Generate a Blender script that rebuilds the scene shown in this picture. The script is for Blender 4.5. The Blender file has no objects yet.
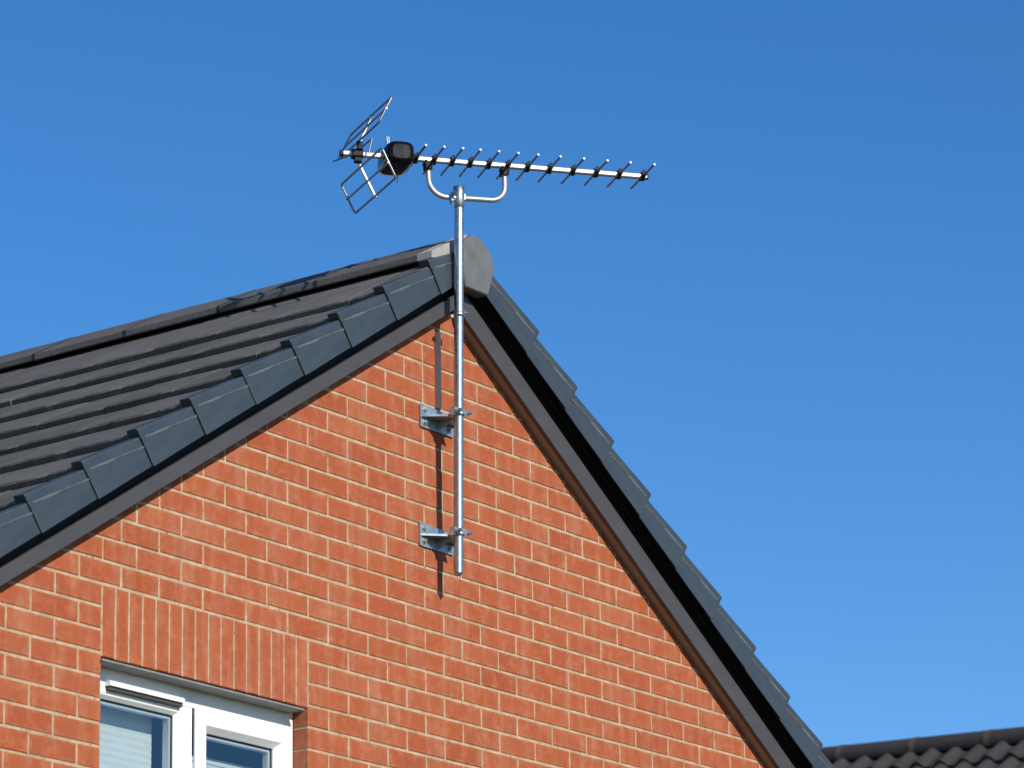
import bpy, bmesh, math, random
from mathutils import Vector, Matrix, noise as mnoise
random.seed(11)
scene = bpy.context.scene
COL = scene.collection
V = Vector

# ------------------------------------------------------------------ helpers
class MB:
    """collects faces for ONE mesh object"""
    def __init__(s): s.v=[]; s.f=[]; s.c=[]; s.m=[]; s.sm=[]
    def add(s, verts, faces, col=None, mi=0, smooth=False):
        o=len(s.v); s.v+= [tuple(p) for p in verts]
        for f in faces:
            s.f.append([i+o for i in f]); s.c.append(col or (.5,.5,.5)); s.m.append(mi); s.sm.append(smooth)
    def box(s, x0,x1,y0,y1,z0,z1, col=None, mi=0, fn=None):
        p=[(x,y,z) for x in (x0,x1) for y in (y0,y1) for z in (z0,z1)]
        if fn: p=[fn(*q) for q in p]
        s.add(p,[(0,1,3,2),(4,6,7,5),(0,4,5,1),(2,3,7,6),(0,2,6,4),(1,5,7,3)],col,mi)
    def loft(s, rings, col=None, mi=0, caps=True, smooth=False, closed=True):
        n=len(rings[0]); vs=[p for r in rings for p in r]; fs=[]
        for k in range(len(rings)-1):
            for i in range(n if closed else n-1):
                j=(i+1)%n; fs.append((k*n+i,k*n+j,(k+1)*n+j,(k+1)*n+i))
        s.add(vs,fs,col,mi,smooth)
        if caps:
            s.add(rings[0],[tuple(range(n))[::-1]],col,mi); s.add(rings[-1],[tuple(range(n))],col,mi)
    def prism(s, poly, a, b, fn, col=None, mi=0):
        s.loft([[fn(u,v,a) for u,v in poly],[fn(u,v,b) for u,v in poly]],col,mi)
    def tube(s, pts, r, seg=10, col=None, mi=0, rads=None):
        pts=[V(p) for p in pts]; rings=[]; ref=None
        for i,p in enumerate(pts):
            t=(pts[min(i+1,len(pts)-1)]-pts[max(i-1,0)]).normalized()
            if ref is None: ref=V((0,0,1)) if abs(t.z)<.9 else V((1,0,0))
            a=(ref-t*ref.dot(t)).normalized(); ref=a; b=t.cross(a)
            rr=rads[i] if rads else r
            rings.append([p+a*rr*math.cos(q)+b*rr*math.sin(q) for q in [2*math.pi*k/seg for k in range(seg)]])
        s.loft(rings,col,mi,True,True)
    def bar(s, p, q, w, h, up=(0,0,1), col=None, mi=0, ch=0):
        p=V(p);q=V(q);t=(q-p).normalized();u=V(up);u=(u-t*u.dot(t)).normalized();r=t.cross(u)
        c=ch or min(w,h)*.12
        prof=[(-w/2+c,-h/2),(w/2-c,-h/2),(w/2,-h/2+c),(w/2,h/2-c),(w/2-c,h/2),(-w/2+c,h/2),(-w/2,h/2-c),(-w/2,-h/2+c)]
        s.loft([[o+r*a+u*b for a,b in prof] for o in (p,q)],col,mi)
    def build(s, name, mats, parent=None, smooth=None, fixn=True):
        me=bpy.data.meshes.new(name); me.from_pydata(s.v,[],s.f)
        mats=mats if isinstance(mats,(list,tuple)) else [mats]
        for m in mats: me.materials.append(m)
        ca=me.color_attributes.new('tint','FLOAT_COLOR','CORNER')
        for i,p in enumerate(me.polygons):
            p.material_index=s.m[i]; p.use_smooth=s.sm[i] if smooth is None else smooth
            for li in p.loop_indices: ca.data[li].color=(*s.c[i],1)
        if fixn:
            bm=bmesh.new(); bm.from_mesh(me); bmesh.ops.recalc_face_normals(bm,faces=bm.faces); bm.to_mesh(me); bm.free()
        o=bpy.data.objects.new(name,me); COL.objects.link(o)
        if parent: o.parent=parent
        return o
def bevel(o,w,seg=2,ang=40):
    m=o.modifiers.new('bevel','BEVEL'); m.width=w; m.segments=seg; m.limit_method='ANGLE'; m.angle_limit=math.radians(ang); return o
def thing(name,label,cat,group=None):
    o=bpy.data.objects.new(name,None); COL.objects.link(o); o.empty_display_size=.2
    o['label']=label; o['category']=cat
    if group: o['group']=group
    return o

# ------------------------------------------------------------------ materials
def mat(name): 
    m=bpy.data.materials.new(name); m.use_nodes=True; nt=m.node_tree
    return m,nt,nt.nodes['Principled BSDF']
def N(nt,t,**k):
    n=nt.nodes.new(t)
    for a,b in k.items():
        if a in n.inputs: n.inputs[a].default_value=b
        else: setattr(n,a,b)
    return n
def ramp(nt,src,stops):
    r=nt.nodes.new('ShaderNodeValToRGB'); e=r.color_ramp.elements
    while len(e)<len(stops): e.new(.5)
    for el,(p,c) in zip(e,stops): el.position=p; el.color=(*c,1) if len(c)==3 else c
    nt.links.new(src,r.inputs[0]); return r.outputs[0]
def mix(nt,f,a,b,blend='MIX'):
    m=nt.nodes.new('ShaderNodeMix'); m.data_type='RGBA'; m.blend_type=blend
    for s,val in ((m.inputs[0],f),(m.inputs[6],a),(m.inputs[7],b)):
        if hasattr(val,'is_output'): nt.links.new(val,s)
        elif isinstance(val,(int,float)): s.default_value=val
        else: s.default_value=(*val,1)
    return m.outputs[2]
def coords(nt,scale=(1,1,1)):
    t=nt.nodes.new('ShaderNodeTexCoord'); mp=nt.nodes.new('ShaderNodeMapping'); mp.inputs['Scale'].default_value=scale
    nt.links.new(t.outputs['Object'],mp.inputs[0]); return mp.outputs[0]
def noise(nt,vec,scale,detail=4,rough=.55):
    n=N(nt,'ShaderNodeTexNoise',Scale=scale,Detail=detail,Roughness=rough); nt.links.new(vec,n.inputs['Vector']); return n.outputs['Fac']
def bump(nt,bs,h,strength,dist):
    b=N(nt,'ShaderNodeBump',Strength=strength,Distance=dist); nt.links.new(h,b.inputs['Height']); nt.links.new(b.outputs[0],bs.inputs['Normal'])
def attr(nt):
    a=nt.nodes.new('ShaderNodeVertexColor'); a.layer_name='tint'; s=nt.nodes.new('ShaderNodeSeparateColor'); nt.links.new(a.outputs[0],s.inputs[0]); return s.outputs
def math_(nt,op,a,b=None):
    m=nt.nodes.new('ShaderNodeMath'); m.operation=op
    for i,x in enumerate((a,b)):
        if x is None: continue
        if hasattr(x,'is_output'): nt.links.new(x,m.inputs[i])
        else: m.inputs[i].default_value=x
    return m.outputs[0]

K=.672
def kk(c): return tuple(x*K for x in c)
def brick_mat():
    m,nt,b=mat('red_brick'); t=attr(nt); v=coords(nt)
    base=ramp(nt,t[0],[(0,kk((.40,.073,.021))),(.35,kk((.485,.100,.029))),(.7,kk((.51,.118,.037))),(1,kk((.54,.160,.066)))])
    fine=noise(nt,v,60,5,.65)
    c=mix(nt,ramp(nt,fine,[(.3,(0,0,0)),(.75,(.55,.55,.55))]),base,kk((.60,.18,.08)))
    mo_=noise(nt,v,11,4,.55)
    c=mix(nt,ramp(nt,mo_,[(.38,(.40,.40,.40)),(.60,(0,0,0))]),c,kk((.42,.115,.055)))
    mo2=noise(nt,coords(nt,(1,1,1.4)),17,3,.5)
    c=mix(nt,ramp(nt,mo2,[(.52,(0,0,0)),(.70,(.55,.55,.55))]),c,kk((.62,.20,.085)))
    c=mix(nt,ramp(nt,t[1],[(.90,(0,0,0)),(1.0,(.16,.16,.16))]),c,kk((.33,.075,.035)))
    # lime bloom: pale vertical wash and ragged smears that belong to the brick faces
    st=noise(nt,coords(nt,(9,9,1.6)),1.6,5,.6)
    bl=ramp(nt,st,[(.47,(0,0,0)),(.68,(.9,.9,.9))])
    pn=noise(nt,v,24,6,.7)
    bl2=math_(nt,'MULTIPLY',bl,ramp(nt,pn,[(.35,(.15,.15,.15)),(.65,(1,1,1))]))
    c=mix(nt,math_(nt,'MULTIPLY',bl2,.42),c,kk((.72,.42,.28)))
    # smeared mortar near the arrises (b channel set on the bevel faces)
    sm=math_(nt,'MULTIPLY',t[2],ramp(nt,noise(nt,v,28,5,.65),[(.45,(0,0,0)),(.72,(1,1,1))]))
    c=mix(nt,math_(nt,'MULTIPLY',sm,.38),c,kk((.70,.48,.33)))
    # dark pits
    vor=N(nt,'ShaderNodeTexNoise',Scale=190,Detail=2); nt.links.new(v,vor.inputs['Vector'])
    c=mix(nt,ramp(nt,vor.outputs['Fac'],[(.70,(0,0,0)),(.76,(.55,.55,.55))]),c,kk((.18,.05,.025)))
    nt.links.new(c,b.inputs['Base Color']); b.inputs['Roughness'].default_value=.9; b.inputs['Specular IOR Level'].default_value=.25
    bump(nt,b,fine,.5,.003); return m
def mortar_mat():
    m,nt,b=mat('lime_mortar'); v=coords(nt)
    n=noise(nt,v,14,5,.6); f=noise(nt,v,150,4,.7)
    c=ramp(nt,n,[(.3,kk((.48,.33,.18))),(.5,kk((.63,.45,.27))),(.72,kk((.78,.60,.39)))])
    c=mix(nt,ramp(nt,f,[(.56,(0,0,0)),(.72,(.6,.6,.6))]),c,kk((.33,.20,.10)))
    c=mix(nt,ramp(nt,noise(nt,v,33,4,.6),[(.60,(0,0,0)),(.70,(.75,.75,.75))]),c,kk((.20,.11,.06)))
    nt.links.new(c,b.inputs['Base Color']); b.inputs['Roughness'].default_value=.95
    bump(nt,b,f,.6,.002); return m
def plain(name,c1,c2,scale=8,rough=.5,metal=0,bs=0,bscale=120,spec=.5,tint=0,rr=None,stretch=(1,1,1)):
    m,nt,b=mat(name); v=coords(nt,stretch)
    if metal<.15: c1,c2=kk(c1),kk(c2)
    n=noise(nt,v,scale,5,.6)
    c=ramp(nt,n,[(.3,c1),(.7,c2)])
    if tint:
        t=attr(nt); c=mix(nt,math_(nt,'MULTIPLY',t[0],tint),c,tuple(min(1,x*1.9) for x in c2))
    nt.links.new(c,b.inputs['Base Color']); b.inputs['Metallic'].default_value=metal; b.inputs['Specular IOR Level'].default_value=spec
    if rr: nt.links.new(ramp(nt,noise(nt,v,scale*2.3,4),[(.3,(rr[0],)*3),(.7,(rr[1],)*3)]),b.inputs['Roughness'])
    else: b.inputs['Roughness'].default_value=rough
    if bs: bump(nt,b,noise(nt,coords(nt),bscale,4,.6),bs,.002)
    return m
def tile_mat(name,dark,mid,lich):
    m,nt,b=mat(name); t=attr(nt); v=coords(nt); dark,mid,lich=kk(dark),kk(mid),kk(lich)
    base=ramp(nt,t[0],[(0,dark),(1,mid)])
    st=noise(nt,coords(nt,(2.2,1.2,2.2)),3.0,5,.6)
    c=mix(nt,ramp(nt,st,[(.45,(0,0,0)),(.72,(.7,.7,.7))]),base,lich)
    f=noise(nt,v,120,5,.7)
    c=mix(nt,ramp(nt,f,[(.35,(.5,.5,.5)),(.6,(0,0,0))]),c,tuple(x*.55 for x in dark))
    # sandy pale grit collected along the lower arris (b channel)
    g=math_(nt,'MULTIPLY',t[2],ramp(nt,noise(nt,v,38,5,.7),[(.42,(0,0,0)),(.66,(1,1,1))]))
    c=mix(nt,math_(nt,'MULTIPLY',g,.4),c,(.24,.19,.14))
    nt.links.new(c,b.inputs['Base Color']); b.inputs['Roughness'].default_value=.85; b.inputs['Specular IOR Level'].default_value=.3
    bump(nt,b,f,.7,.003); return m
M={}
M['brick']=brick_mat(); M['mortar']=mortar_mat()
M['verge']=plain('slate_grey_plastic',(.050,.066,.080),(.074,.092,.108),5,.42,0,.12,90,.45,rr=(.36,.55),stretch=(1,1,2.5))
M['rib_highlight']=plain('painted_rib_highlight',(.075,.088,.100),(.26,.28,.30),16,.4,0,0,90,.5)  # paler plastic: the light caught by the verge rib, put into its colour
M['board']=plain('grey_woodgrain_upvc',(.082,.075,.073),(.102,.094,.091),6,.45,0,.15,150,.4,stretch=(1,1,4))
M['soffit']=plain('grey_upvc_soffit',(.42,.34,.29),(.48,.39,.33),4,.5)
M['under']=plain('dark_undercloak',(.018,.017,.017),(.028,.026,.026),9,.8)
M['tile']=tile_mat('weathered_concrete_tile',(.138,.124,.113),(.192,.174,.160),(.260,.237,.218))
M['ridge']=tile_mat('weathered_ridge_tile',(.140,.126,.115),(.178,.160,.147),(.230,.208,.190))
M['cap']=plain('grey_ridge_end',(.150,.155,.158),(.245,.250,.252),11,.6,0,.3,60,.35,rr=(.5,.7))
M['bed']=plain('pale_mortar',(.42,.39,.35),(.56,.53,.49),12,.9,0,.5,70)
M['galv']=plain('galvanised_steel',(.36,.38,.40),(.47,.49,.51),36,.32,1,.04,60,rr=(.32,.48))
M['plate']=plain('galvanised_plate',(.30,.36,.41),(.46,.52,.57),28,.5,.75,.15,80,rr=(.38,.60))
M['alu']=plain('aluminium',(.44,.435,.42),(.54,.53,.515),25,.5,.85,0,rr=(.46,.60))
M['arm']=plain('worn_aluminium_arm',(.36,.35,.33),(.46,.45,.43),25,.48,.7)
M['rod']=plain('dull_aluminium_rod',(.24,.21,.21),(.33,.30,.30),30,.42,.8)
M['rodtip']=plain('painted_sunlit_tip',(.6,.6,.6),(.66,.66,.66),30,.5,.2)  # rod ends coloured brighter, standing in for sun on the tips
M['black']=plain('black_plastic',(.006,.006,.006),(.009,.009,.009),14,.22,0,.05,200,.22,rr=(.16,.24))
M['clip']=plain('black_clip_plastic',(.010,.010,.010),(.016,.016,.016),20,.55,0,0,100,.2)
M['pvc']=plain('white_upvc',(1.12,1.11,1.10),(1.18,1.17,1.16),3,.32,0,0,100,.5,rr=(.26,.38))
M['gasket']=plain('black_gasket',(.012,.012,.012),(.02,.02,.02),20,.6)
M['lintel']=plain('painted_steel_lintel',(.20,.195,.19),(.29,.285,.275),18,.6,.2,.3,120)
M['louvre']=plain('grey_vent_louvre',(.06,.05,.045),(.09,.08,.07),30,.7)
M['blind']=plain('pleated_blind_fabric',(.80,.84,.80),(.86,.90,.86),30,.8)
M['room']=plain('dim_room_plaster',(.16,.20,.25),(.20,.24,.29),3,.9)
M['spacer']=plain('window_spacer',(.55,.57,.58),(.62,.64,.65),20,.45,.3)
M['pale_strip']=plain('lightened_shade_colour',(.80,.50,.37),(.95,.62,.46),14,.6,0,.2,70)  # base colour raised so the strip reads bright while shaded
M['wood']=plain('rafter_wood',(.2,.13,.08),(.26,.17,.1),8,.8)
def glass():
    m=bpy.data.materials.new('window_glass'); m.use_nodes=True; nt=m.node_tree; nt.nodes.clear()
    o=N(nt,'ShaderNodeOutputMaterial'); mx=N(nt,'ShaderNodeMixShader'); tr=N(nt,'ShaderNodeBsdfTransparent'); gl=N(nt,'ShaderNodeBsdfGlossy',Roughness=.0)
    tr.inputs[0].default_value=(.84,.90,.90,1); gl.inputs[0].default_value=(.95,.97,1,1)
    lw=N(nt,'ShaderNodeLayerWeight',Blend=.5)
    fr=math_(nt,'MULTIPLY_ADD',math_(nt,'POWER',lw.outputs['Facing'],4.0),.80); fr.node.inputs[2].default_value=.15; nt.links.new(fr,mx.inputs[0])
    nt.links.new(tr.outputs[0],mx.inputs[1]); nt.links.new(gl.outputs[0],mx.inputs[2]); nt.links.new(mx.outputs[0],o.inputs[0]); return m
M['glass']=glass()
def pantile():
    return tile_mat('brown_concrete_pantile',(.050,.043,.042),(.070,.060,.057),(.090,.078,.073))
M['pantile']=pantile()
M['nridge']=tile_mat('brown_ridge_tile',(.050,.041,.040),(.070,.058,.055),(.085,.072,.066))
M['bedred']=plain('red_bedding_mortar',(.095,.062,.050),(.13,.085,.065),20,.9)
def grass():
    m,nt,b=mat('grass_ground'); v=coords(nt); n=noise(nt,v,.6,6,.6); f=noise(nt,v,30,4,.7)
    c=ramp(nt,n,[(.3,(.045,.075,.02)),(.7,(.085,.11,.035))]); c=mix(nt,ramp(nt,f,[(.4,(.6,.6,.6)),(.6,(0,0,0))]),c,(.035,.05,.015))
    nt.links.new(c,b.inputs['Base Color']); b.inputs['Roughness'].default_value=.95; bump(nt,b,f,.8,.03); return m
M['grass']=grass()

# ------------------------------------------------------------------ house geometry constants (metres; gable wall = plane Y 0, Z 0 = top of the soldier course)
XR=.85; DIP=-.0245; YB=-.11; GROUND=-4.75
TL,ZL=.6074,1.4823      # left verge line: Z = ZL - TL*(XR-X)
TR,ZR=.6366,1.4835
cL,sL=math.cos(math.atan(TL)),math.sin(math.atan(TL)); cR,sR=math.cos(math.atan(TR)),math.sin(math.atan(TR))
def LP(s,n,y): return V((XR-s*cL-n*sL, y, ZL-s*sL+n*cL+DIP*(y-YB)))
def RP(s,n,y): return V((XR+s*cR+n*sR, y, ZR-s*sR+n*cR+DIP*(y-YB)))
SL,SR=4.87,4.93         # slope lengths
DEPTH=8.0
WX0,WX1=-3.25,4.92      # wall corners

house=thing('brick_house','red brick gable house with dark tiled roof and white window','house')

# ---- gable wall: every brick modelled, in one wall mesh
OX0,OX1,OZ0,OZ1=-1.066,-.006,-1.40,-.238    # window opening
def bricks():
    mb=MB()
    C=.075; U=.1125; J=.0046
    def brick(x0,x1,z0,z1,depth=.1,tone=None):
        if x1-x0<.012: return
        t=random.betavariate(3.5,3.5) if tone is None else tone
        g=random.random()
        j=lambda a: random.uniform(-a,a)
        y=j(.0008); bv=.0028
        x0+=j(.0008); x1+=j(.0008); z0+=j(.0007); z1+=j(.0007)
        a=[(x0,.006,z0),(x1,.006,z0),(x1,.006,z1),(x0,.006,z1)]
        o=[(x0+j(.0006),y+bv*.8,z0+j(.0006)),(x1+j(.0006),y+bv*.8,z0+j(.0006)),(x1+j(.0006),y+bv*.8,z1+j(.0006)),(x0+j(.0006),y+bv*.8,z1+j(.0006))]
        i=[(x0+bv,y,z0+bv),(x1-bv,y,z0+bv),(x1-bv,y,z1-bv),(x0+bv,y,z1-bv)]
        k=[(x0,depth,z0),(x1,depth,z0),(x1,depth,z1),(x0,depth,z1)]
        # inner margin ring so the smeared-mortar mask can fade inward
        w=.011; ii=[(x0+w,y,z0+w),(x1-w,y,z0+w),(x1-w,y,z1-w),(x0+w,y,z1-w)]
        q=lambda A,B:[(A+n,A+(n+1)%4,B+(n+1)%4,B+n) for n in range(4)]
        vs=k+a+o+i+ii
        mb.add(vs,q(0,4)+q(4,8),(t,g,.3)); mb.add(vs,q(8,12),(t,g,1)); mb.add(vs,q(12,16),(t,g,.55)); mb.add(vs,[(16,17,18,19)],(t,g,0))
    vmin=int(math.floor(GROUND/C))-1
    for v in range(vmin,24):
        z0=v*C+J; z1=(v+1)*C-J
        if z1>1.62: break
        odd=(v%2==0)
        # perpends measured from the soldier's right end, and a second series from its left end
        right=[k*U for k in range(-60,60) if (k%2!=0)==odd]
        left=[OX0-k*U for k in range(-1,40) if (k%2!=0)==odd]
        if v>=0:
            ps=[x for x in left if x<=-1.0]+[x for x in right if x>-.93]
            if odd: ps=[p for p in ps if p>-.82 or p<-1.1]+[-.975]
        else:
            ps=[x for x in left if x<OX0+.02]+[x for x in right if x>(.02 if v<-3 else -.02)]
        if v==14: ps=[p for p in ps if abs(p-7*U)>.01]+[6*U]
        ps=[p for p in sorted(set(round(p,4) for p in ps)) if WX0<p<WX1]
        ps=[WX0-J]+ps+[WX1+J]
        for a,b in zip(ps,ps[1:]):
            x0,x1=a+J,b-J
            if -3<=v<0 or (v<0 and z1>OZ0-.04 and z0<0):
                if x1>OX0+.002 and x0<OX1-.002:
                    # jamb: clip to the opening
                    for c0,c1 in ((x0,min(x1,OX0-.002 if v<-3 else OX0-.007)),(max(x0,OX1+.002 if v<-3 else .004),x1)):
                        if c1-c0>.02: brick(c0,c1,z0,z1)
                    continue
            brick(x0,x1,z0,z1)
    # soldier course over the window: 16 bricks on end
    so=MB(); keep=mb.__dict__.copy()
    mb2=MB(); mb.__dict__.update(mb2.__dict__)
    w=(0-OX0)/16
    for k in range(16):
        t=.25+.5*random.random()+(.25 if 4<k<16 else 0)*random.random()
        brick(OX0+k*w+.0038,OX0+(k+1)*w-.0038,-.235,-.005,tone=min(1,t))
    so.__dict__.update(mb.__dict__); mb.__dict__.update(keep)
    return mb,so
wall_mb,sold_mb=bricks()
wall=wall_mb.build('gable_wall',[M['brick'],M['mortar']],house)
# mortar body with the window hole
mo=MB(); D=.0030
xs=[WX0+.002,OX0-.004,OX1+.004,WX1-.002]; zs=[GROUND-.1,OZ0,OZ1+.004,1.62]
for i in range(3):
    for k in range(3):
        if i==1 and k==1: continue
        mo.add([(xs[i],D,zs[k]),(xs[i+1],D,zs[k]),(xs[i+1],D,zs[k+1]),(xs[i],D,zs[k+1])],[(0,1,2,3)],mi=1)
for x in (xs[1],xs[2]): mo.add([(x,D,OZ0),(x,.10,OZ0),(x,.10,OZ1),(x,D,OZ1)],[(0,1,2,3)],mi=1)
mo.add([(xs[1],D,OZ0),(xs[2],D,OZ0),(xs[2],.1,OZ0),(xs[1],.1,OZ0)],[(0,1,2,3)],mi=1)
mort=mo.build('tmp',[M['brick'],M['mortar']])
bm=bmesh.new(); bm.from_mesh(wall.data); bm.from_mesh(mort.data)
bpy.data.objects.remove(mort)
for P,Nn in ((LP(0,.02,0),V((-sL,0,cL))),(RP(0,.02,0),V((sR,0,cR)))):
    bmesh.ops.bisect_plane(bm,geom=bm.verts[:]+bm.edges[:]+bm.faces[:],plane_co=P,plane_no=Nn,clear_outer=True)
bm.to_mesh(wall.data); bm.free()
sold=sold_mb.build('soldier_course',[M['brick'],M['mortar']],house)
sold['label']='course of upright bricks over the window'
# other walls
w=MB()
w.box(WX0,WX0+.1,.11,DEPTH,GROUND-.1,ZL-TL*(XR-WX0)-.02); w.box(WX1-.1,WX1,.11,DEPTH,GROUND-.1,ZR-TR*(WX1-XR)-.02)
w.box(WX0+.11,WX1-.11,DEPTH-.1,DEPTH,GROUND-.1,-.9)
w.add([(WX0+.11,DEPTH-.05,-.9),(WX1-.11,DEPTH-.05,-.9),(XR,DEPTH-.05,1.2)],[(0,1,2)])
bw=w.build('wall',M['brick'],house); bw['label']='plain side and rear walls of the house'

# ---- roof slopes (tiles in courses)
def slope(P,s0,gauge,S,nc,seed):
    rnd=random.Random(seed); mb=MB()
    TW=.30; yend=DEPTH+.1
    for k in range(1,nc):
        lo=min(s0+gauge*k+.0135,S+.05); hi=lo-gauge-.06
        nt_,nu=.117,.117-.0245*(lo-hi)/(gauge)
        if k==1: hi,nu=.02,.104
        y=YB+.022-(.15 if k%2 else 0)
        while y<yend:
            y0=max(y,YB+.022)+.0012; y1=min(y+TW,yend)-.0022
            if y1-y0>.02:
                dn=rnd.uniform(-.0018,.0018); ds=rnd.uniform(-.0032,.0032); t=rnd.random(); nseg=7
                ys=[y0+(y1-y0)*i/nseg for i in range(nseg+1)]
                top=[];up=[];but=[];bot=[];arr=[]
                for i,yy in enumerate(ys):
                    e=.009 if i in(0,nseg) else 0
                    jj=rnd.uniform(-.0032,.0032)
                    tl=.0015*math.sin((yy-y)/TW*math.pi)
                    up.append(P(hi,nu+dn,yy)); 
                    top.append(P(lo+ds-.022,nt_+dn-.0016+rnd.uniform(-.0006,.0006)+tl,yy))
                    arr.append(P(lo+ds-.004-e+jj,nt_+dn-.001-e*.4+tl+rnd.uniform(-.001,.001),yy)); but.append(P(lo+ds+jj*.6-e*.5,nt_+dn-.006,yy)); bot.append(P(lo+ds-.003+jj,nt_+dn-.027,yy))
                n=nseg+1; vs=up+top+arr+but+bot
                for r,b in ((0,0),(1,.8),(2,.9),(3,.2)):
                    mb.add(vs,[(r*n+i,r*n+i+1,(r+1)*n+i+1,(r+1)*n+i) for i in range(nseg)],(t,0,b))
                # side faces
                for i,c in ((0,y0),(nseg,y1)):
                    a=[up[i],top[i],arr[i],but[i],bot[i],P(hi,nu+dn-.02,c)]
                    mb.add(a,[tuple(range(6))],(t,0,0))
            y+=TW
    # underside boarding closes the roof
    mb.add([P(0,.055,-.02),P(S,.055,-.02),P(S,.055,yend),P(0,.055,yend)],[(0,1,2,3)],(0,0,0))
    return mb.build('roof_slope',M['tile'],house,fixn=False)
rl=slope(LP,.230,.311,SL,15,3); rr_=slope(RP,.117,.293,SR,17,4)
rl['label']='left roof slope of weathered grey concrete tiles'
# ---- verge tiles
def verge_mesh(P0,length):
    """local frame: x = down the slope, y = out from the gable, z = normal to the slope; lower end at x=0"""
    mb=MB(); d=.033
    outer=[(-.110,-.002),(-.1103,.050),(-.110,.098),(-.1085,.1025),(-.1088,.127),(-.1072,.1320),(-.1045,.1340),(-.066,.1345),(-.063,.132)]
    inner=[(-.063,.108),(-.098,.114),(-.1025,.106),(-.1035,.05),(-.1035,0)]
    prof=outer+inner
    rings=[]
    for fr in (0,.04,.5,1):
        x=-length*fr; r=[]
        for y,n in prof:
            nn=n-d*fr*min(1,max(0,n/.10)) if n>0 else n+.002*fr
            yy=y+.0075*min(1,fr*1.3)*(1 if y<-.09 else 0)
            if fr==0: nn-= .0012 if n>.1 else 0; yy+=.0012 if y<-.1 else 0
            r.append((x+.135*nn*(1-fr*.5),yy,nn))
        rings.append(r)
    mb.loft(rings,smooth=False)
    # thin stiffening rib below the top edge, its edge highlight painted in paler plastic
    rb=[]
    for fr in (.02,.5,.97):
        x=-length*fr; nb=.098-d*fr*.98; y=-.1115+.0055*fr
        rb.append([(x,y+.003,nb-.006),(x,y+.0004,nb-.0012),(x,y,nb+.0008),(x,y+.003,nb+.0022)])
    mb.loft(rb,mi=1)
    me=mb.build('verge_tile',[M['verge'],M['rib_highlight']]); return me
def place(P,s,obj):
    o=P(s,0,0); ex=(P(s+1,0,0)-o).normalized(); ez=(P(s,1,0)-o).normalized(); ey=V((0,1,0))
    m=Matrix.Identity(4)
    for i in range(3): m[i][0]=ex[i]; m[i][1]=ey[i]; m[i][2]=ez[i]; m[i][3]=o[i]
    m[1][3]+=.010; m[2][3]+=.0027 if P is LP else .0060
    obj.matrix_world=m
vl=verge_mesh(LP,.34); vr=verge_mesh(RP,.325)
first=True
for src,P,s0,g,S in ((vl,LP,.230,.311,SL),(vr,RP,.117,.293,SR)):
    k=0 if P is LP else 1
    k0=k
    while s0+g*k<S+.15:
        o=src if k==k0 else src.copy()
        if k!=k0: COL.objects.link(o)
        o.name='verge_tile'
        place(P,s0+g*k+random.uniform(-.0015,.0015),o); o.parent=house
        if k==0: o.scale.x*=.62 if P is LP else .12
        o.rotation_euler.rotate_axis('Z',random.uniform(-.0035,.0035)) ; o.location.y+=random.uniform(-.0012,.0008)
        k+=1
# ---- bargeboards, soffits, undercloaks
for P,S,nb,ntop in ((LP,SL,-.0905,-.043),(RP,SR,-.125,-.045)):
    sgn=1
    def fn(y,n,s,P=P):
        q=P(s,n,y); q.z-=DIP*(y-YB); return q
    # mitred at the ridge: clip start so that boards meet on X=XR
    def mit(n,P=P): return -n*((sL/cL) if P is LP else (sR/cR))
    b_=MB()
    poly=[(-.055,nb),(-.055,ntop),(-.036,ntop),(-.036,nb)]
    b_.loft([[fn(y,n,mit(n)+.0006) for y,n in poly],[fn(y,n,S) for y,n in poly]])
    bo=b_.build('bargeboard',M['board'],house); bevel(bo,.002,2)
    s_=MB(); poly=[(-.0355,nb+.004),(-.0355,nb+.012),(-.001,nb+.012),(-.001,nb+.004)]
    s_.loft([[fn(y,n,mit(n)+.0006) for y,n in poly],[fn(y,n,S) for y,n in poly]])
    s_.build('soffit',M['soffit'],house)
    u_=MB(); poly=[(-.0925,.062),(-.0925,.070),(.02,.070),(.02,.062)]
    u_.loft([[fn(y,n,mit(n)+.0006) for y,n in poly],[fn(y,n,S) for y,n in poly]])
    poly=[(-.013,nb+.014),(-.013,.061),(-.001,.061),(-.001,nb+.014)]
    u_.loft([[fn(y,n,mit(n)+.0006) for y,n in poly],[fn(y,n,S) for y,n in poly]])
    u_.build('undercloak',M['under'],house)
# ---- ridge tiles
def ridge_prof(grow=0):
    zt=1.637+grow
    l1=LP(.185+grow,.152+grow,YB); l2=LP(.198+grow,.131,YB); r1=RP(.185+grow,.152+grow,YB); r2=RP(.198+grow,.131,YB)
    pr=[(l2.x,l2.z),(l1.x,l1.z),(XR-.05,zt-.020),(XR-.018,zt-.003),(XR+.018,zt-.003),(XR+.05,zt-.020),(r1.x,r1.z),(r2.x,r2.z)]
    th=.016
    inn=[(r2.x-.014,r2.z),(r1.x-.016,r1.z-th*.6),(XR,zt-.03),(l1.x+.016,l1.z-th*.6),(l2.x+.014,l2.z)]
    return pr+inn
def ridge_seg(y0,y1,mt,name,grow0=0,grow1=0,jit=.0):
    mb=MB(); rings=[]; n=6
    dz=random.uniform(-jit,jit); t=random.random()
    for i in range(n+1):
        f=i/n; y=y0+(y1-y0)*f; g=grow0*(1-f)+grow1*f
        rings.append([(x+random.uniform(-.0007,.0007),y,z+DIP*(y-YB)+dz+random.uniform(-.0006,.0006)) for x,z in ridge_prof(g)])
    mb.loft(rings,(t,0,.15))
    o=mb.build(name,mt,house); bevel(o,.003,2,30); return o
bounds=[-.027,.437]+[.437+.454*k for k in range(1,18)]
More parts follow.
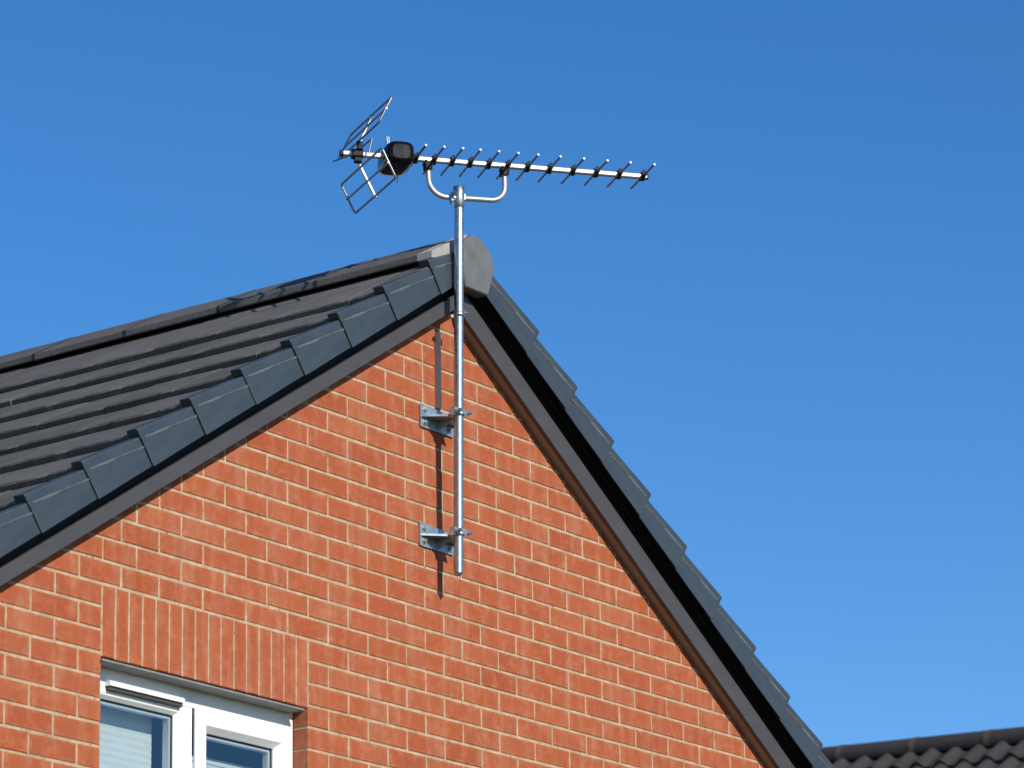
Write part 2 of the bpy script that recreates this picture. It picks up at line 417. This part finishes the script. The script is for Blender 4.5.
for a,b2 in zip(bounds,bounds[1:]):
    if a>DEPTH: break
    tl_=ridge_seg(a+.001,min(b2,DEPTH+.1)-.001,M['ridge'],'ridge_tile',.0,.0,.0006)
    jm=MB(); rings=[]
    for y in (b2-.0065,b2+.0065):
        rings.append([(x,y,z+DIP*(y-YB)) for x,z in ridge_prof(.0012)[:8]])
    jm.loft(rings)
    jm.build('ridge_joint',M['under'],tl_)
# ridge end cap
hexa=[(.790,1.420),(.928,1.420),(.973,1.535),(.941,1.592),(.882,1.628),(.836,1.629),(.778,1.592),(.752,1.535)]
cp=MB()
yb=[(-.1185,.94),(-.122,1.0),(-.119,1.012),(-.088,1.0)]
cx,cz=.86,1.525
cp.loft([[(cx+(x-cx)*.965,-.1135,cz+(z-cz)*.965) for x,z in hexa],[(cx+(x-cx)*1.0,-.109,cz+(z-cz)*1.0) for x,z in hexa],[(cx+(x-cx)*1.0,-.060,cz+(z-cz)*1.0) for x,z in hexa]])
cap=cp.build('ridge_end_cap',M['cap'],house)
stub=MB(); lp_=[(x,z) for x,z in ridge_prof(.001)[:4]]
stub.loft([[(x,y,z+DIP*(y-YB)) for x,z in lp_]+[(XR-.03,y,1.55)] for y in (-.0885,-.06,-.0225)])
stub=stub.build('bedding_mortar',M['bed'],cap)
# ---- lintel
l=MB(); l.box(OX0-.012,-.038,-.012,.05,-.2525,-.2455); l.box(OX0-.012,-.038,.052,.058,-.2525,-.20)
lo=l.build('lintel',M['lintel'],house); bevel(lo,.0015)

# ---- window (a part of the house; its own pieces are sub-parts)
def rect_loft(mb,x0,x1,z0,z1,prof,mi=0):
    """prof: (inset,y) closed loop swept round the rectangle with mitres"""
    n=len(prof); cs=[]
    for sx,sz,cx_,cz_ in ((1,1,x0,z0),(-1,1,x1,z0),(-1,-1,x1,z1),(1,-1,x0,z1)):
        cs.append([(cx_+sx*i,y,cz_+sz*i) for i,y in prof])
    vs=[p for c in cs for p in c]; fs=[]
    for k in range(4):
        a=k*n; b=((k+1)%4)*n
        for i in range(n):
            j=(i+1)%n; fs.append((a+i,a+j,b+j,b+i))
    mb.add(vs,fs,mi=mi)
FY=.062
fx0,fx1,fz0,fz1=OX0+.003,OX1-.002,OZ0,-.241
wf=MB()
wf.box(fx0,fx0+.045,FY,.13,fz0,fz1); wf.box(fx1-.032,fx1,FY,.13,fz0,fz1)
wf.box(fx0+.0452,fx1-.0322,FY,.13,-.3115,fz1); wf.box(fx0+.0452,fx1-.0322,FY,.13,fz0,fz0+.06)
wf.box(-.606,-.541,FY,.13,fz0+.0602,-.3117); wf.box(fx0+.0452,-.6062,FY,.13,-.331,-.3117)
# glazing bead of the fixed light
gx0,gx1,gz0,gz1=fx0+.0452,-.6062,fz0+.0602,-.3312
rect_loft(wf,gx0,gx1,gz0,gz1,[(0,FY+.002),(.004,FY+.001),(.017,FY+.016),(.017,.12),(0,.12)])
window=wf.build('window',M['pvc'],house,fixn=True); bevel(window,.0025,2)
window['label']='white framed window with fixed light and opening sash'
sa=MB(); SY=.048
sx0,sx1,sz0,sz1=-.5345,-.036,fz0+.05,-.312
rect_loft(sa,sx0,sx1,sz0,sz1,[(0,.0615),(0,SY+.006),(.005,SY+.001),(.010,SY),(.046,SY),(.050,SY+.001),(.070,SY+.022),(.070,.115),(.002,.0615)])
sash=sa.build('sash',M['pvc'],window); bevel(sash,.0012,2)
def pane(x0,x1,z0,z1,y):
    g=MB(); g.add([(x0,y,z0),(x1,y,z0),(x1,y,z1),(x0,y,z1)],[(0,1,2,3)]); return g.build('glass_pane',M['glass'],window)
pane(gx0+.0105,gx1-.010,gz0+.01,gz1-.010,FY+.021); pane(sx0+.062,sx1-.062,sz0+.062,sz1-.062,SY+.032)
for (a0,a1,c0,c1,yy,ins) in ((gx0,gx1,gz0,gz1,FY+.015,.0165),(sx0,sx1,sz0,sz1,SY+.0265,.0695)):
    gk=MB(); rect_loft(gk,a0+ins,a1-ins,c0+ins,c1-ins,[(0,yy),(.0042,yy+.0022),(.0042,yy+.0055),(0,yy+.0055)]); gk.build('gasket',M['gasket'],window)
    sp=MB(); rect_loft(sp,a0+ins+.0027,a1-ins-.0027,c0+ins+.0027,c1-ins-.0027,[(0,yy+.0062),(.010,yy+.0062),(.010,yy+.028),(0,yy+.028)]); sp.build('spacer_bar',M['spacer'],window)
tv=MB()
tv.loft([[(x,FY-.0005,-.289),(x,FY-.017,-.2905),(x,FY-.022,-.294),(x,FY-.022,-.3085),(x,FY-.0005,-.3085)] for x in (-.978,-.606)])
vent=tv.build('trickle_vent',M['pvc'],window)
lv=MB(); lv.box(-.975,-.609,FY-.0150,FY-.0005,-.3210,-.3088); lv.build('louvre',M['louvre'],vent)
bl=MB(); ny=60; z=-.36; pts=[]
for i in range(ny+28):
    pts.append((.155+((.0013) if i%2 else 0), -.352-i*.0120))
bl.loft([[(x,y,zz) for y,zz in pts] for x in (-1.0,-.634)],closed=False,caps=False)
for k in range(1): bl.box(-1.0,-.634,.15,.175,-.351,-.325)
blind=bl.build('blind',M['blind'],window)
bl=MB(); pts=[(.165+((.0013) if i%2 else 0), -.455-i*.0120) for i in range(78)]
bl.loft([[(x,y,zz) for y,zz in pts] for x in (-.47,-.10)],closed=False,caps=False); bl.box(-.47,-.10,.162,.182,-.454,-.435)
bl.build('blind',M['blind'],window)
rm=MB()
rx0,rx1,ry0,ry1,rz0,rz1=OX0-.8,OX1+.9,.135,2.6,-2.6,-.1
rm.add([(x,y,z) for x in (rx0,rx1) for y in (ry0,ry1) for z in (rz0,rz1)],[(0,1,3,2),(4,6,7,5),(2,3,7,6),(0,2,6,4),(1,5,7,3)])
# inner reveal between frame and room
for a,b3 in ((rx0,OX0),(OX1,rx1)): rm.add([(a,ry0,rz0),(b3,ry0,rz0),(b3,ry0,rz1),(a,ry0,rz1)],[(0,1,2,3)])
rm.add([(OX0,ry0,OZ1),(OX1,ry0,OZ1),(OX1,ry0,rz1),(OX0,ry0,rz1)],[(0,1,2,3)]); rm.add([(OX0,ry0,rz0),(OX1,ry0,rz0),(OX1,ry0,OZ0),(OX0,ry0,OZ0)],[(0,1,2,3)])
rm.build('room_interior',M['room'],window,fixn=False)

# ------------------------------------------------------------------ mast
def pole_at(z):
    f=(z-.3481)/(1.7741-.3481); return V((.7400+f*(.7280-.7400),-.098+f*(-.129+.098),z))
R=.0172
mast=thing('antenna_mast','tall galvanised steel mast standing off the brick gable','mast')
p=MB(); zs_=[.352,.354,.6,.95,1.0,1.3,1.305]
p.tube([pole_at(z) for z in zs_],R,24); 
p.tube([pole_at(z)+V((.0012,0,0)) for z in (1.3055,1.5,1.76,1.778)],R,24)
pole=p.build('pole',M['galv'],mast)
f_=MB(); f_.tube([pole_at(z) for z in (.342,.346,.3515)],.012,20,rads=[.008,.0135,.0135]); f_.tube([pole_at(.333),pole_at(.3415)],.004,10); f_.build('end_plug',M['galv'],mast)
s_=MB(); s_.tube([pole_at(z) for z in (1.701,1.703,1.74,1.779,1.7805)],.0205,24,rads=[.0188,.0205,.0205,.0205,.0175]); s_.build('sleeve',M['galv'],mast)
c_=MB()
for z in (1.302,):
    c_.tube([pole_at(z-.012),pole_at(z-.011),pole_at(z+.004),pole_at(z+.005)],.021,24,rads=[.018,.0205,.0205,.018])
q=pole_at(1.305); c_.bar(q+V((.015,-.012,.004)),q+V((.026,-.012,.004)),.006,.022); c_.bar(q+V((-.016,.014,-.014)),q+V((-.026,.018,-.014)),.010,.012)
c_.tube([q+V((.022,-.022,.003)),q+V((.022,.012,.003))],.0035,8); c_.bar(q+V((.012,.010,-.018)),q+V((.024,.018,-.02)),.010,.018)
c_.tube([pole_at(1.285),pole_at(1.288)],.0185,20)
c_.build('collar_clamp',M['galv'],mast)
b_=MB(); b_.tube([pole_at(1.243),pole_at(1.246)],.0172,20); b_.build('joint_ring',M['galv'],mast)

# ------------------------------------------------------------------ wall brackets
def bracket(zc,x0,x1,label):
    t=thing('wall_bracket',label,'bracket','brackets holding the mast to the gable')
    t.location=(0,0,0)
    zt=zc+.043; zb=zc-.038; pz=pole_at(zc)
    pl=MB()
    pl.loft([[(x0,y,zb),(x0,y,zt),(x0+.004,y,zt+.002),(x1-.004,y,zt-.008),(x1,y,zt-.012),(x1,y,zb+.002),(x1-.004,y,zb-.003),(x0+.004,y,zb-.003)] for y in (-.0015,-.0065)])
    bevel(pl.build('plate',M['plate'],t),.001)
    sh=MB(); xm=pz.x; yo=pz.y+.012
    poly=[(x0+.003,-.0068),(x1-.003,-.0068),(xm+.034,yo+.012),(xm+.034,yo-.004),(xm-.034,yo-.004),(xm-.034,yo+.012)]
    sh.loft([[(x,y,z) for x,y in poly] for z in (zc-.0015,zc+.0018)])
    sh.loft([[(x0+.003,-.0068,zc-.0015),(x0+.006,-.0068,zc-.0015),(xm-.031,yo+.012,zc-.0015),(xm-.034,yo+.012,zc-.0015)],[(x0+.003,-.0068,zc-.0045),(x0+.006,-.0068,zc-.0045),(xm-.031,yo+.012,zc-.006),(xm-.034,yo+.012,zc-.006)]])
    sh.loft([[(x1-.003,-.0068,zc-.0015),(x1-.006,-.0068,zc-.0015),(xm+.031,yo+.012,zc-.0015),(xm+.034,yo+.012,zc-.0015)],[(x1-.003,-.0068,zc-.006),(x1-.006,-.0068,zc-.006),(xm+.031,yo+.012,zc-.008),(xm+.034,yo+.012,zc-.008)]])
    bevel(sh.build('shelf',M['plate'],t),.0008)
    gx=(x0+x1)/2+.002
    g=MB(); g.loft([[(x,-.0068,zc-.002),(x,-.0068,zb+.001),(x,-.018,zb+.003),(x,yo+.03,zc-.010),(x,yo+.02,zc-.002)] for x in (gx-.002,gx+.002)]); g.build('gusset',M['plate'],t)
    for bx,bz in ((x0+.024,zc+.026),(x0+.024,zc-.021),(x1-.028,zc-.020),(x1-.028,zc+.022)):
        b=MB(); c=V((bx,-.0066,bz))
        b.tube([c,c-V((0,.0018,0))],.0125,14); b.tube([c-V((0,.0019,0)),c-V((0,.0085,0))],.0085,6); b.tube([c-V((0,.0076,0)),c-V((0,.0115,0))],.0036,8)
        b.build('bolt',M['alu'],t)
    # U bolt and saddle
    zu=zc+.010; pu=pole_at(zu); rr=R+.0045; pts=[]
    ub=MB()
    for sx in (-1,1):
        ub.tube([pu+V((sx*rr,.020,0)),pu+V((sx*(rr+.006),-.01,0)),pu+V((sx*(rr+.008),-.037,0))],.0034,10)
        n0=pu+V((sx*(rr+.007),-.0255,0)); ub.tube([n0,n0-V((0,.008,0))],.0078,6)
    ub.tube([pu+V((rr*math.cos(a),.018+rr*math.sin(a)*.5,0)) for a in [math.pi*k/10 for k in range(11)]],.0034,8)
    ub.build('u_bolt',M['galv'],t)
    cl=MB()
    cl.loft([[V((pu.x+a,pu.y+b_,zz)) for a,b_ in ((-.034,-.020),(-.018,-.021),(-.012,-.0245),(.012,-.0245),(.018,-.021),(.034,-.020),(.034,-.0165),(.016,-.0175),(.010,-.0205),(-.010,-.0205),(-.016,-.0175),(-.034,-.0165))] for zz in (zu-.010,zu+.010)])
    for zz in (zu-.008,): cl.tube([pole_at(zz-.0035),pole_at(zz+.0035)],R+.0022,22)
    cl.loft([[V((pu.x-.030,pu.y+.004+a,zu+b_)) for a,b_ in ((-.012,-.014),(.012,-.014),(.014,.010),(.004,.020),(-.010,.014))],[V((pu.x-.0175,pu.y+.004+a,zu+b_)) for a,b_ in ((-.012,-.014),(.012,-.014),(.014,.010),(.004,.020),(-.010,.014))]])
    cl.build('saddle_clamp',M['plate'],t)
    return t
bracket(.926,.648,.850,'upper galvanised wall bracket on the brick below the gable peak')
bracket(.488,.637,.846,'lower galvanised wall bracket near the bottom end of the mast')
tr=MB(); tr.loft([[(.747,-.0005,z),(.7472,-.0085,z),(.7485,-.010,z),(.7725,-.010,z),(.7738,-.0085,z),(.774,-.0005,z)] for z in (.975,1.262)])  # strip added within the mast shadow, its colour lightened to brighten that shade
pale_strip=tr.build('shadow_lightening_strip',M['pale_strip']); pale_strip['label']='narrow strip on the brick, coloured pale to lighten the mast shadow, between upper bracket and gable peak'; pale_strip['category']='painted light strip'

# ------------------------------------------------------------------ TV antenna
A=V((.7299,-.129,1.7800))
E_=V((.77165,-.63605,0)); Nn=V((.63605,.77165,0)); UP=V((0,0,1))
OFF=.030
def AP(e,h,n=0): return A+E_*e+Nn*(OFF+n)+UP*h
ant=thing('tv_antenna','silver TV aerial with black dipole box and many short rods on top of mast','antenna')
bo=MB(); bo.bar(AP(-.430,.1065),AP(.724,.1055),.0185,.0195,ch=.004); bo.build('boom',M['alu'],ant)
for a,b2 in ((-.436,-.424),(.7242,.7285)):
    bc=MB(); bc.bar(AP(a,.106),AP(b2,.106),.021,.022,ch=.004); bc.build('boom_end',M['clip'],ant)
epos=[-.1541,-.0854,-.0171,.0504,.1205,.192,.2673,.3517,.4408,.5299,.618,.7099]
for i,e in enumerate(epos):
    L=.305-.030*i/11
    d=MB(); h=.1058
    hh=h
    jn=random.uniform(-.004,.004)
    d.tube([AP(e+jn*.3,hh,-L/2),AP(e-jn*.3,hh,L/2)],.0040,8)
    for sgn in (-1,1): d.tube([AP(e+sgn*0-jn*.3*sgn,hh,sgn*(L/2+.0002)),AP(e-jn*.3*sgn,hh,sgn*(L/2+.0030))],.0040,10,mi=1)
    do=d.build('director',[M['rod'],M['rodtip']],ant)
    c=MB(); c.bar(AP(e-.0001,h+.0105,-.016),AP(e-.0001,h+.0105,.016),.017,.006); c.bar(AP(e,h,-.0255),AP(e,h,-.0102),.016,.017,ch=.004); c.bar(AP(e,h,.0102),AP(e,h,.0255),.016,.017,ch=.004); c.bar(AP(e,h-.0118,-.014),AP(e,h-.0118,.014),.016,.004)
    c.bar(AP(e-.004,h+.013,-.012),AP(e+.006,h+.020,-.012),.008,.006)
    c.build('clip',M['clip'],do)
# reflector grids
ps=math.radians(112); rh=V((.56996,-.82152,0)).normalized(); fh=V((.82152,.56996,0)).normalized()
Wd=rh*math.cos(ps)+fh*math.sin(ps)
def RPt(c,t): return AP(*c)+Wd*t
for cs in (((-.317,.260),(-.340,.211),(-.367,.156)),((-.357,.061),(-.334,.007),(-.306,-.047))):
    H=.215; g=MB(); rc=.012
    (a0,a1),(m0,m1),(b0,b1)=cs
    ca,cb=V(AP(a0,a1)),V(AP(b0,b1)); dn=(cb-ca).normalized()
    cor=[ca+Wd*H,cb+Wd*H,cb-Wd*H,ca-Wd*H]; pts=[]
    for q in range(4):
        p=cor[q]; d0=(cor[q-1]-p).normalized(); d1=(cor[(q+1)%4]-p).normalized()
        a=p+d0*rc; b4=p+d1*rc
        pts+=[a*(1-t)**2+p*2*t*(1-t)+b4*t*t for t in (0,.25,.5,.75,1)]
    pts+=[pts[0],pts[1]]
    g.tube(pts,.0042,8)
    g.tube([AP(m0,m1)+Wd*(H+.005),AP(m0,m1)-Wd*(H+.005)],.0038,8)
    g.build('reflector_grid',M['rod'],ant)
for e1,h1,h0 in ((-.3145,.266,.108),(-.303,-.052,.105)):
    ar=MB(); ar.bar(AP(-.378,h0,.012),AP(e1,h1,.006),.015,.008,up=E_); ar.build('reflector_arm',M['arm'],ant)
rb=MB(); rb.bar(AP(-.392,.106),AP(-.352,.106),.034,.034,ch=.008); rb.bar(AP(-.382,.084),AP(-.356,.084),.026,.02,ch=.004); rb.bar(AP(-.366,.118,-.02),AP(-.366,.150,-.012),.02,.014); rb.build('reflector_bracket',M['clip'],ant)
# short rear reflector rod
# dipole box : rounded casing
dbx=MB(); secs=[]
for n_,sc in ((-.066,.62),(-.063,.80),(-.054,.93),(-.036,1.0),(.02,1.04),(.075,1.02),(.105,.92),(.118,.70)):
    ring=[]
    for k in range(28):
        a=2*math.pi*k/28; ca_,sa_=math.cos(a),math.sin(a); pw=.56
        ex=math.copysign(abs(ca_)**pw,ca_); ez=math.copysign(abs(sa_)**pw,sa_)
        ring.append(AP(-.222+.052*ex*sc,.1065+(.046 if ez>0 else .040)*ez*sc-.02*max(0,n_),n_))
    secs.append(ring)
dbx.loft(secs,smooth=True)
box=dbx.build('dipole_box',M['black'],ant)
for e,h0,h1,n in ((-.262,.14,.176,-.02),(-.245,.14,.192,.02),(-.19,.145,.176,.05),(-.169,.11,.160,.06),(-.205,.075,.028,.06)):
    ds=MB(); ds.tube([AP(e,h0,n),AP(e-.004,h1,n)],.0026,6,rads=[.0034,.0018]); ds.build('dipole_stub',M['arm'],box)
for pts in ([AP(-.335,.105,-.03),AP(-.324,.160,-.03)],[AP(-.370,.126,.05),AP(-.324,.160,-.028)],[AP(-.40,.104,.02),AP(-.440,.104,.09)]):
    rd=MB(); rd.tube(pts,.0032,8); rd.build('rear_rod',M['rod'],ant)
# cradle
def arcpts(c,r,a0,a1,n=9): return [(c[0]+r*math.cos(a0+(a1-a0)*k/n),c[1]+r*math.sin(a0+(a1-a0)*k/n)) for k in range(n+1)]
pl=[(-.1085,.096),(-.1065,.045)]+[(-.1065+.068-.068*math.cos(t),.036-.068*math.sin(t)) for t in [math.pi/2*k/9 for k in range(10)]]+[(0,-.0315)]+[(.128+.052*math.sin(t),.0215-.052*math.cos(t)) for t in [math.pi/2*k/9 for k in range(10)]]+[(.180,.05),(.1795,.095)]
cr=MB(); cr.tube([AP(e,h) for e,h in pl],.0098,16); cr.build('cradle_tube',M['alu'],ant)
for e in (-.1085,.1795):
    k=MB(); k.bar(AP(e-.016,.0895),AP(e+.016,.0895),.030,.012,ch=.003); k.bar(AP(e-.013,.080,-.013),AP(e+.013,.080,-.013),.008,.028); k.bar(AP(e-.013,.080,.013),AP(e+.013,.080,.013),.008,.028)
    k.tube([AP(e-.010,.1,-.0155),AP(e-.010,.068,-.0155)],.004,6); k.tube([AP(e+.010,.1,-.0155),AP(e+.010,.068,-.0155)],.004,6)
    k.build('cradle_clamp',M['clip'],ant)
cm=MB(); cm.bar(AP(-.026,-.031,-.004),AP(-.017,-.031,-.004),.030,.032,ch=.004); cm.bar(AP(.019,-.031,-.004),AP(.027,-.031,-.004),.026,.030,ch=.004); cm.tube([AP(-.021,-.046,-.05),AP(-.021,-.046,.02)],.004,8); cm.bar(AP(-.022,-.050,-.036),AP(-.034,-.056,-.040),.012,.010)
cm.build('mast_clamp',M['plate'],ant)

# ------------------------------------------------------------------ neighbouring house
nb=thing('neighbouring_house','farther house showing only its brown tiled roof and ridge','house')
NX,NZ=10.41,1.567; NT=math.tan(math.radians(33)); NDIP=.030
nc_,ns_=math.cos(math.radians(33)),math.sin(math.radians(33))
def NP(s,n,y,sg=-1): return V((NX+sg*(s*nc_+n*ns_),y,NZ-s*ns_+n*nc_+NDIP*(y-3.3)))
NW=5.4
for sg in (-1,1):
    mb=MB(); rnd=random.Random(5+sg)
    Y0,Y1=-4.0,9.0; pitch=.156; prof=[]
    y=Y0
    ncol=int((Y1-Y0)/pitch)
    for k in range(17):
        hi,lo=.02+.32*k-(.02 if k else 0),.02+.32*(k+1)
        for c in range(ncol):
            y=Y0+c*pitch; t=rnd.random(); pts=[]
            for i in range(9):
                u=i/8
                hgt=.040*max(0,math.sin((u-.12)/.62*math.pi))**.8 if .12<u<.74 else 0
                pts.append((y+u*pitch,hgt))
            dn=rnd.uniform(-.003,.003)
            a=[NP(hi,-.020+h+dn,yy,sg) for yy,h in pts]; b=[NP(lo,.006+h+dn,yy,sg) for yy,h in pts]; d=[NP(lo,-.02+h*.8+dn,yy,sg) for yy,h in pts]
            n=9; vs=a+b+d
            mb.add(vs,[(i,i+1,n+i+1,n+i) for i in range(8)],(t,0,.1),smooth=True); mb.add(vs,[(n+i,n+i+1,2*n+i+1,2*n+i) for i in range(8)],(t,0,.3))
    mb.add([NP(0,-.03,Y0,sg),NP(NW,-.03,Y0,sg),NP(NW,-.03,Y1,sg),NP(0,-.03,Y1,sg)],[(0,1,2,3)])
    mb.build('roof_slope',M['pantile'],nb,fixn=False)
pt=.505; y=3.39-pt*14
def half(g,y_):
    r=.098+g
    return [(NX+r*math.cos(a),y_,NZ-.02+r*math.sin(a)*.80+NDIP*(y_-3.3)) for a in [math.pi*(-.12+1.24*q/16) for q in range(17)]]
while y<9.0:
    r_=MB(); r_.loft([half(0,y+.006),half(.0,y+pt*.9),half(.003,y+pt-.006)],(random.random(),0,.1),smooth=False)
    rt=r_.build('ridge_tile',M['nridge'],nb)
    jb=MB(); jb.loft([half(.004,yy) for yy in (y-.020,y+.016)]); jb.build('ridge_joint',M['bedred'],rt)
    y+=pt
wn=MB(); hw=NW*nc_-.35
wn.box(NX-hw,NX+hw,-3.8,8.8,GROUND-.1,NZ-NW*ns_+.1)
for yy in (-3.8,8.8): wn.add([(NX-hw,yy,NZ-NW*ns_+.1),(NX+hw,yy,NZ-NW*ns_+.1),(NX,yy,NZ-.15)],[(0,1,2)])
wn.build('wall',M['brick'],nb)

# ------------------------------------------------------------------ ground
g=MB(); g.add([(-600,-600,GROUND),(600,-600,GROUND),(600,600,GROUND),(-600,600,GROUND)],[(0,1,2,3)])
ground=g.build('ground',M['grass']); ground['kind']='structure'

# ------------------------------------------------------------------ light
k_,e_=.27,.587
sd=V((-k_,-1,e_)).normalized()
sun=bpy.data.lights.new('sun','SUN'); sun.energy=5.0; sun.angle=math.radians(.53); sun.color=(1,.955,.88)
so=bpy.data.objects.new('sun',sun); COL.objects.link(so); so.rotation_euler=sd.to_track_quat('Z','Y').to_euler(); so.location=(-5,-20,15)
world=bpy.data.worlds.new('World'); scene.world=world; world.use_nodes=True
nt=world.node_tree; bg=nt.nodes['Background']
sky=nt.nodes.new('ShaderNodeTexSky'); sky.sky_type='NISHITA'; sky.sun_disc=False
sky.sun_elevation=math.asin(sd.z); sky.sun_rotation=math.atan2(sd.x,sd.y)
sky.altitude=300; sky.air_density=.85; sky.dust_density=.15; sky.ozone_density=3.0
hs=nt.nodes.new('ShaderNodeHueSaturation'); hs.inputs['Saturation'].default_value=1.30; hs.inputs['Value'].default_value=1.31; hs.inputs['Hue'].default_value=.505
nt.links.new(sky.outputs[0],hs.inputs['Color']); nt.links.new(hs.outputs[0],bg.inputs[0]); bg.inputs[1].default_value=.11

# ------------------------------------------------------------------ camera
cam=bpy.data.cameras.new('camera'); co=bpy.data.objects.new('camera',cam); COL.objects.link(co)
r=V((.56996153,-.82152141,-.01569779)); u=V((-.21691214,-.16886305,.96147511)); f=V((.79252317,.54459879,.27444341))
m=Matrix.Identity(4)
for i in range(3): m[i][0]=r[i]; m[i][1]=u[i]; m[i][2]=-f[i]
m[0][3],m[1][3],m[2][3]=-10.4910007,-8.05812028,-2.88618103
co.matrix_world=m
cam.sensor_fit='HORIZONTAL'; cam.sensor_width=36; cam.lens=4000.308/1024*36
cam.clip_start=.1; cam.clip_end=2000
cam.dof.use_dof=True; cam.dof.focus_distance=14.2; cam.dof.aperture_fstop=5.6
scene.camera=co
scene.render.engine='CYCLES'
scene.view_settings.view_transform='Standard'; scene.view_settings.look='None'; scene.view_settings.exposure=0; scene.view_settings.gamma=1
scene.render.resolution_x=1024; scene.render.resolution_y=768
